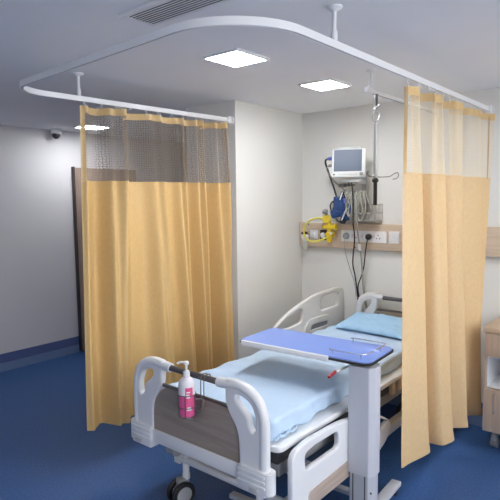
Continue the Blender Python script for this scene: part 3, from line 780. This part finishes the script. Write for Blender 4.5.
# ---------------------------------------------------------------- head wall service panel
PY = 4.185
t = thing('service_panel', 'long light oak service panel on the back wall above the bed', 'wall panel', (-1.5, YH, 1.46))
MB().bx(-2.866, -.15, PY, YH-.001, 1.352, 1.575, .003).build('panel_board', M['oak'], t)
F_ = PY-.001
ss = MB().bx(-2.405, -1.965, PY-.012, F_, 1.415, 1.515, .003).build('socket_strip', M['socket'], t)
m = MB()
for k, xc in enumerate((-2.345, -2.24, -2.13, -2.045)):
    for dx_, dz in ((-.014, -.012), (.014, -.012), (0, .015)): m.bx(xc+dx_-.004, xc+dx_+.004, PY-.0135, PY-.0118, 1.465+dz-.006, 1.465+dz+.006)
m.build('socket_holes', M['darkgrey'], ss, False)
m = MB()
for xc in (-2.29, -2.19, -2.085): m.bx(xc-.012, xc+.012, PY-.016, PY-.011, 1.452, 1.482, .002)
m.build('rocker_switch', M['pinkish'], ss)
sp = MB().bx(-1.945, -1.855, PY-.012, F_, 1.415, 1.518, .003).build('switch_plate', M['socket'], t)
m = MB()
for xc in (-1.922, -1.878): m.bx(xc-.018, xc+.018, PY-.016, PY-.011, 1.44, 1.492, .002)
m.build('rocker_switch', M['white'], sp)
MB().lathe([(.030, 0), (.030, .010), (.018, .014), (.018, .024)], (-2.70, PY-.002, 1.462), axis=(0, -1, 0)).bx(-2.742, -2.658, PY-.008, F_, 1.425, 1.51, .003).build('gas_outlet', M['white'], t)
m = MB().bx(-2.628, -2.562, PY-.012, F_, 1.418, 1.512, .004); m.build('gas_outlet', M['black'], t)
m = MB().lathe([(.026, 0), (.026, .012), (.012, .016)], (-2.595, PY-.010, 1.462), axis=(0, -1, 0)); m.build('outlet_ring', M['white'], t)
MB().lathe([(.030, 0), (.030, .020), (.018, .024)], (-2.50, PY-.001, 1.475), axis=(0, -1, 0)).build('gas_outlet', M['yellow'], t)
for x, z in ((-2.27, 1.365), (-2.76, 1.56)): MB().cyl((x, F_, z), (x, PY-.006, z), .006).build('panel_screw', M['darkgrey'], t)

# regulators
t = thing('gas_regulator', 'yellow gas regulator with hose loop plugged into the service panel', 'regulator', (-2.52, 4.12, 1.55))
m = MB().cyl((-2.50, PY-.026, 1.48), (-2.50, 4.09, 1.48), .020).cyl((-2.50, 4.125, 1.43), (-2.50, 4.125, 1.60), .016).bx(-2.545, -2.435, 4.105, 4.148, 1.525, 1.565, .008)
m.cyl((-2.44, 4.125, 1.545), (-2.425, 4.125, 1.545), .028).cyl((-2.56, 4.12, 1.545), (-2.54, 4.12, 1.545), .018)
m.build('valve_body', M['yellow'], t)
MB().lathe([(.038, -.018), (.042, 0), (.038, .018)], (-2.52, 4.11, 1.618), axis=(.5, -1, .1)).cyl((-2.515, 4.12, 1.59), (-2.50, 4.125, 1.56), .02).build('gauge', M['yellow'], t)
MB().lathe([(.022, 0), (.028, .006), (.028, .025), (.018, .032)], (-2.515, 4.09, 1.672), axis=(-.2, -.5, .8)).cyl((-2.517, 4.115, 1.64), (-2.515, 4.095, 1.675), .012).build('knob', M['grey'], t)
MB().lathe([(.024, 0), (.026, .02), (.026, .05), (.02, .055)], (-2.498, 4.125, 1.405)).build('glass_bowl', M['yellow'], t)
MB().cyl((-2.498, 4.125, 1.478), (-2.498, 4.125, 1.498), .026).build('collar', M['white'], t)
MB().tube([(-2.535, 4.11, 1.615), (-2.60, 4.09, 1.625), (-2.68, 4.08, 1.60), (-2.735, 4.075, 1.535), (-2.735, 4.075, 1.46), (-2.69, 4.075, 1.415), (-2.62, 4.08, 1.41), (-2.55, 4.09, 1.43), (-2.51, 4.11, 1.455)], .008, 8).build('hose', M['yellow_hose'], t)
t = thing('suction_jar', 'small white suction regulator jar with black knob at left end of panel', 'suction jar', (-2.765, 4.13, 1.40))
MB().cyl((-2.765, PY-.002, 1.44), (-2.765, 4.13, 1.44), .012).lathe([(.018, 1.468), (.031, 1.455), (.033, 1.43), (.022, 1.415), (.018, 1.405)], (-2.765, 4.13, 0)).build('jar_cap', M['white'], t)
MB().lathe([(.022, 1.408), (.026, 1.395), (.026, 1.335), (.020, 1.315), (.009, 1.305)], (-2.765, 4.13, 0)).build('jar_body', M['clear'], t)
MB().bx(-2.79, -2.75, 4.10, 4.15, 1.468, 1.492, .006).build('knob', M['black'], t)

# ---------------------------------------------------------------- patient monitor on wall bracket
t = thing('monitor_bracket', 'steel wall bracket behind the patient monitor with clamp arms', 'bracket', (-2.19, YH, 1.85))
MB().bx(-2.225, -2.175, YH-.022, YH-.001, 1.80, 2.02, .003).build('wall_plate', M['lightgrey'], t)
MB().bx(-2.215, -2.185, 4.06, YH-.02, 1.925, 1.955, .004).bx(-2.33, -2.12, 3.99, 4.08, 1.935, 1.955, .004).build('support_arm', M['lightgrey'], t)
MB().bx(-2.335, -2.285, 4.00, 4.06, 1.895, 1.925, .004).bx(-2.31, -2.20, 4.02, 4.05, 1.905, 1.918, .002).cyl((-2.25, 4.03, 1.90), (-2.25, 4.03, 1.93), .008).build('clamp', M['darksteel'], t)
cb = MB().bx(-2.305, -2.115, 4.10, 4.125, 1.845, 1.858, .003)
cb.bx(-2.215, -2.185, 4.12, YH-.02, 1.845, 1.858)
for k in range(4): cb.tube([(-2.29+k*.055, 4.10, 1.85), (-2.29+k*.055, 4.07, 1.85), (-2.29+k*.055, 4.06, 1.865)], .004, 6)
cb.build('cable_hook', M['lightgrey'], t)

t = thing('patient_monitor', 'white patient monitor with dark grey screen mounted on the back wall', 'monitor', (-2.24, 4.03, 1.965))
R_ = Matrix.Rotation(math.radians(24), 3, 'Z') @ Matrix.Rotation(math.radians(-7), 3, 'X')
pc = Vector((-2.235, 4.00, 2.092))
def mbox(mb, cx, cy, cz, dx, dy, dz, bev=.0): return mb.box(tuple(pc+R_@Vector((cx, cy, cz))), (dx, dy, dz), bev, R_)
sh = mbox(MB(), 0, 0, 0, .280, .072, .240, .012); mbox(sh, 0, .045, 0, .18, .04, .17, .012).build('shell', M['monitor'], t)
mbox(MB(), -.005, -.0365, .020, .232, .004, .182, .002).build('screen', M['screen'], t)
m = MB()
for k in range(8): mbox(m, -.075+k*.020, -.039, -.097, .014, .005, .008, .001)
m.build('keys', M['lightgrey'], t)
mk = MB(); mk.lathe([(.014, 0), (.015, .010), (.010, .016)], tuple(pc+R_@Vector((.108, -.036, -.095))), axis=tuple(R_@Vector((0, -1, 0)))); mk.build('dial', M['grey'], t)
mbox(MB(), -.118, -.039, -.097, .012, .005, .012, .001).build('power_key', M['darkgrey'], t)
mk = MB(); mk.tube([tuple(pc+R_@Vector(v)) for v in ((-.09, 0, .117), (-.085, 0, .135), (.085, 0, .135), (.09, 0, .117))], .007, 8, sm=False); mk.build('carry_handle', M['monitor'], t)
MB().cyl((-2.375, 3.96, 2.14), (-2.41, 3.97, 2.14), .016).cyl((-2.41, 3.97, 2.14), (-2.425, 3.975, 2.14), .012).build('cable_socket', M['blue_plug'], t)
MB().cyl((-2.375, 3.96, 2.08), (-2.41, 3.97, 2.08), .013).build('cable_socket', M['grey'], t)

def cable(name, label, pts, r, m, n=8, cat='cable'):
    return tag(MB().tube(pts, r, n).build(name, M[m]), label, cat)
cable('sensor_cable', 'thick dark cable drooping from the left side of the patient monitor',
      [(-2.428, 3.976, 2.14), (-2.465, 4.0, 2.12), (-2.478, 4.06, 2.05), (-2.45, 4.09, 1.94), (-2.42, 4.10, 1.84), (-2.40, 4.09, 1.79)], .008, 'darkgrey')
cable('sensor_cable', 'thin grey cable looping from monitor side toward the wire basket',
      [(-2.412, 3.97, 2.08), (-2.45, 4.0, 2.05), (-2.44, 4.08, 1.97), (-2.38, 4.07, 1.92), (-2.32, 4.06, 1.88), (-2.28, 4.05, 1.82), (-2.25, 4.05, 1.74)], .006, 'hose')
cable('power_cable', 'long black cable hanging from monitor down behind the bed head',
      [(-2.262, 4.10, 1.93), (-2.212, 4.03, 1.84), (-2.205, 4.03, 1.60), (-2.235, 4.11, 1.45), (-2.262, 4.13, 1.24), (-2.256, 4.16, 1.12), (-2.252, 4.19, .99), (-2.235, 4.20, .80), (-2.23, 4.20, .55)], .006, 'black')
cable('oxygen_hose', 'long pale grey hose hanging straight down beside the black cable',
      [(-2.21, 4.10, 1.84), (-2.175, 4.03, 1.76), (-2.176, 4.03, 1.60), (-2.20, 4.12, 1.45), (-2.186, 4.14, 1.30), (-2.176, 4.17, 1.0), (-2.160, 4.205, .80), (-2.155, 4.205, .55)], .008, 'hose')
MB().cyl((-2.196, 4.123, 1.40), (-2.193, 4.124, 1.345), .016).build('connector', M['socket'], bpy.data.objects['oxygen_hose'])
t = thing('power_plug', 'black power plug and cord in the white socket strip', 'plug', (-2.12, 4.17, 1.46))
MB().lathe([(.026, 0), (.028, .012), (.024, .03), (.012, .038)], (-2.125, PY-.0165, 1.466), axis=(0, -1, 0)).build('plug', M['black'], t)
MB().tube([(-2.125, 4.14, 1.455), (-2.127, 4.13, 1.42), (-2.145, 4.14, 1.33), (-2.17, 4.16, 1.20), (-2.20, 4.17, 1.11), (-2.235, 4.18, 1.02), (-2.238, 4.205, .92)], .0055, 8).build('cord', M['black'], t)
t = thing('power_plug', 'grey power plug with thin cord at the left end of the socket strip', 'plug', (-2.35, 4.17, 1.46))
MB().lathe([(.028, 0), (.030, .012), (.024, .03), (.012, .038)], (-2.345, PY-.0165, 1.466), axis=(0, -1, 0)).build('plug', M['grey'], t)
MB().tube([(-2.345, 4.14, 1.455), (-2.345, 4.13, 1.42), (-2.336, 4.14, 1.30), (-2.30, 4.16, 1.16), (-2.275, 4.19, 1.04), (-2.27, 4.21, .92)], .003, 6).build('cord', M['grey'], t)

# wire basket
t = thing('wire_basket', 'grey wire basket fixed to the wall under the patient monitor', 'basket', (-2.16, 4.15, 1.60))
m = MB(); x0, x1, y0, y1, z0, z1 = -2.29, -2.035, 4.09, YH-.006, 1.60, 1.745
for z in (z0, z0+.07, z1): m.tube([(x0, y0, z), (x1, y0, z), (x1, y1, z), (x0, y1, z)], .0028 if z < z1 else .0045, 6, True, False)
for k in range(9):
    x = x0+(x1-x0)*k/8; m.tube([(x, y0, z1), (x, y0, z0), (x, y1, z0), (x, y1, z1)], .0022, 6, False, False)
for k in range(1, 5):
    y = y0+(y1-y0)*k/5; m.tube([(x0, y, z1), (x0, y, z0), (x1, y, z0), (x1, y, z1)], .0022, 6, False, False)
m.build('wire_frame', M['steel'], t)
MB().bx(x0+.004, x1-.004, y0+.006, y1-.012, z0+.003, z0+.012).build('basket_liner', M['lightgrey'], t)

# hoses and leads coiled over the hooks
t = thing('coiled_leads', 'bundle of grey sensor leads looped over the hooks below the monitor', 'cables', (-2.2, 4.07, 1.6))
rng = random.Random(3)
for k in range(8):
    xx = -2.255+.019*k+rng.uniform(-.01, .01); lo = 1.60+rng.random()*.08; w_ = .012+rng.random()*.03; sk = rng.uniform(-.04, .04)
    yy = 4.045+.004*(k % 3)
    MB().tube([(xx, yy+.03, 1.862), (xx-w_, yy, 1.80), (xx-w_*1.3+sk, yy, 1.70), (xx+sk*1.5, yy-.01, lo), (xx+w_*1.2+sk, yy-.006, 1.69), (xx+w_, yy, 1.80), (xx+.006, yy+.03, 1.864)], .0055 if k % 2 else .007, 8).build('lead', M['hose'], t)
MB().cyl((-2.285, 4.02, 1.80), (-2.28, 4.02, 1.76), .011).build('lead_connector', M['blue_plug'], t)

# blood pressure cuff
t = thing('pressure_cuff', 'crumpled navy blood pressure cuff with black tube hanging left of the basket', 'blood pressure cuff', (-2.36, 4.1, 1.7))
from mathutils import noise as NZ
def crumple(c, R, sc, rot, seed):
    bm = bmesh.new(); bmesh.ops.create_icosphere(bm, subdivisions=4, radius=R)
    for v in bm.verts:
        n = v.co.normalized(); v.co += n*R*(.35*NZ.noise(n*2.2+Vector((seed, 0, 0)))+.16*NZ.noise(n*6+Vector((0, seed, 0))))
    bmesh.ops.scale(bm, vec=sc, verts=bm.verts); bmesh.ops.rotate(bm, matrix=rot, verts=bm.verts, cent=(0, 0, 0)); bmesh.ops.translate(bm, vec=c, verts=bm.verts)
    return bm
m = MB(); m.join(crumple((-2.335, 4.075, 1.735), .090, (1.05, .42, .85), Matrix.Rotation(.5, 3, 'Y'), 1)); m.join(crumple((-2.385, 4.075, 1.675), .062, (1.1, .5, .7), Matrix.Rotation(-.3, 3, 'Y'), 4))
m.join(crumple((-2.305, 4.075, 1.665), .066, (.7, .5, 1.3), Matrix.Rotation(.4, 3, 'Y'), 8)); m.build('cuff_wrap', M['navy'], t, True, 80)
MB().box((-2.290, 4.025, 1.665), (.014, .004, .12), .001, Matrix.Rotation(.45, 3, 'Y')).box((-2.325, 4.03, 1.82), (.012, .004, .07), .001, Matrix.Rotation(.35, 3, 'Y')).build('white_strap', M['socket'], t)
MB().tube([(-2.30, 4.06, 1.87), (-2.33, 4.055, 1.83), (-2.36, 4.06, 1.78), (-2.42, 4.06, 1.775), (-2.455, 4.07, 1.74), (-2.45, 4.08, 1.69), (-2.43, 4.09, 1.67)], .007, 8).tube([(-2.35, 4.06, 1.60), (-2.31, 4.055, 1.59), (-2.285, 4.06, 1.65), (-2.29, 4.06, 1.74), (-2.315, 4.06, 1.83), (-2.335, 4.06, 1.85), (-2.345, 4.06, 1.78)], .009, 8).tube([(-2.40, 4.07, 1.66), (-2.38, 4.055, 1.61), (-2.34, 4.055, 1.595), (-2.31, 4.06, 1.62)], .008, 8).build('air_tube', M['black'], t)

# ---------------------------------------------------------------- world / view
wld = bpy.data.worlds.new('world'); scene.world = wld; wld.use_nodes = True
wld.node_tree.nodes['Background'].inputs[0].default_value = (.975, .98, .99, 1)
wld.node_tree.nodes['Background'].inputs[1].default_value = 3.2
vs = scene.view_settings
vs.view_transform = 'Standard'; vs.look = 'None'; vs.gamma = 1; vs.use_curve_mapping = False; vs.exposure = 1.2
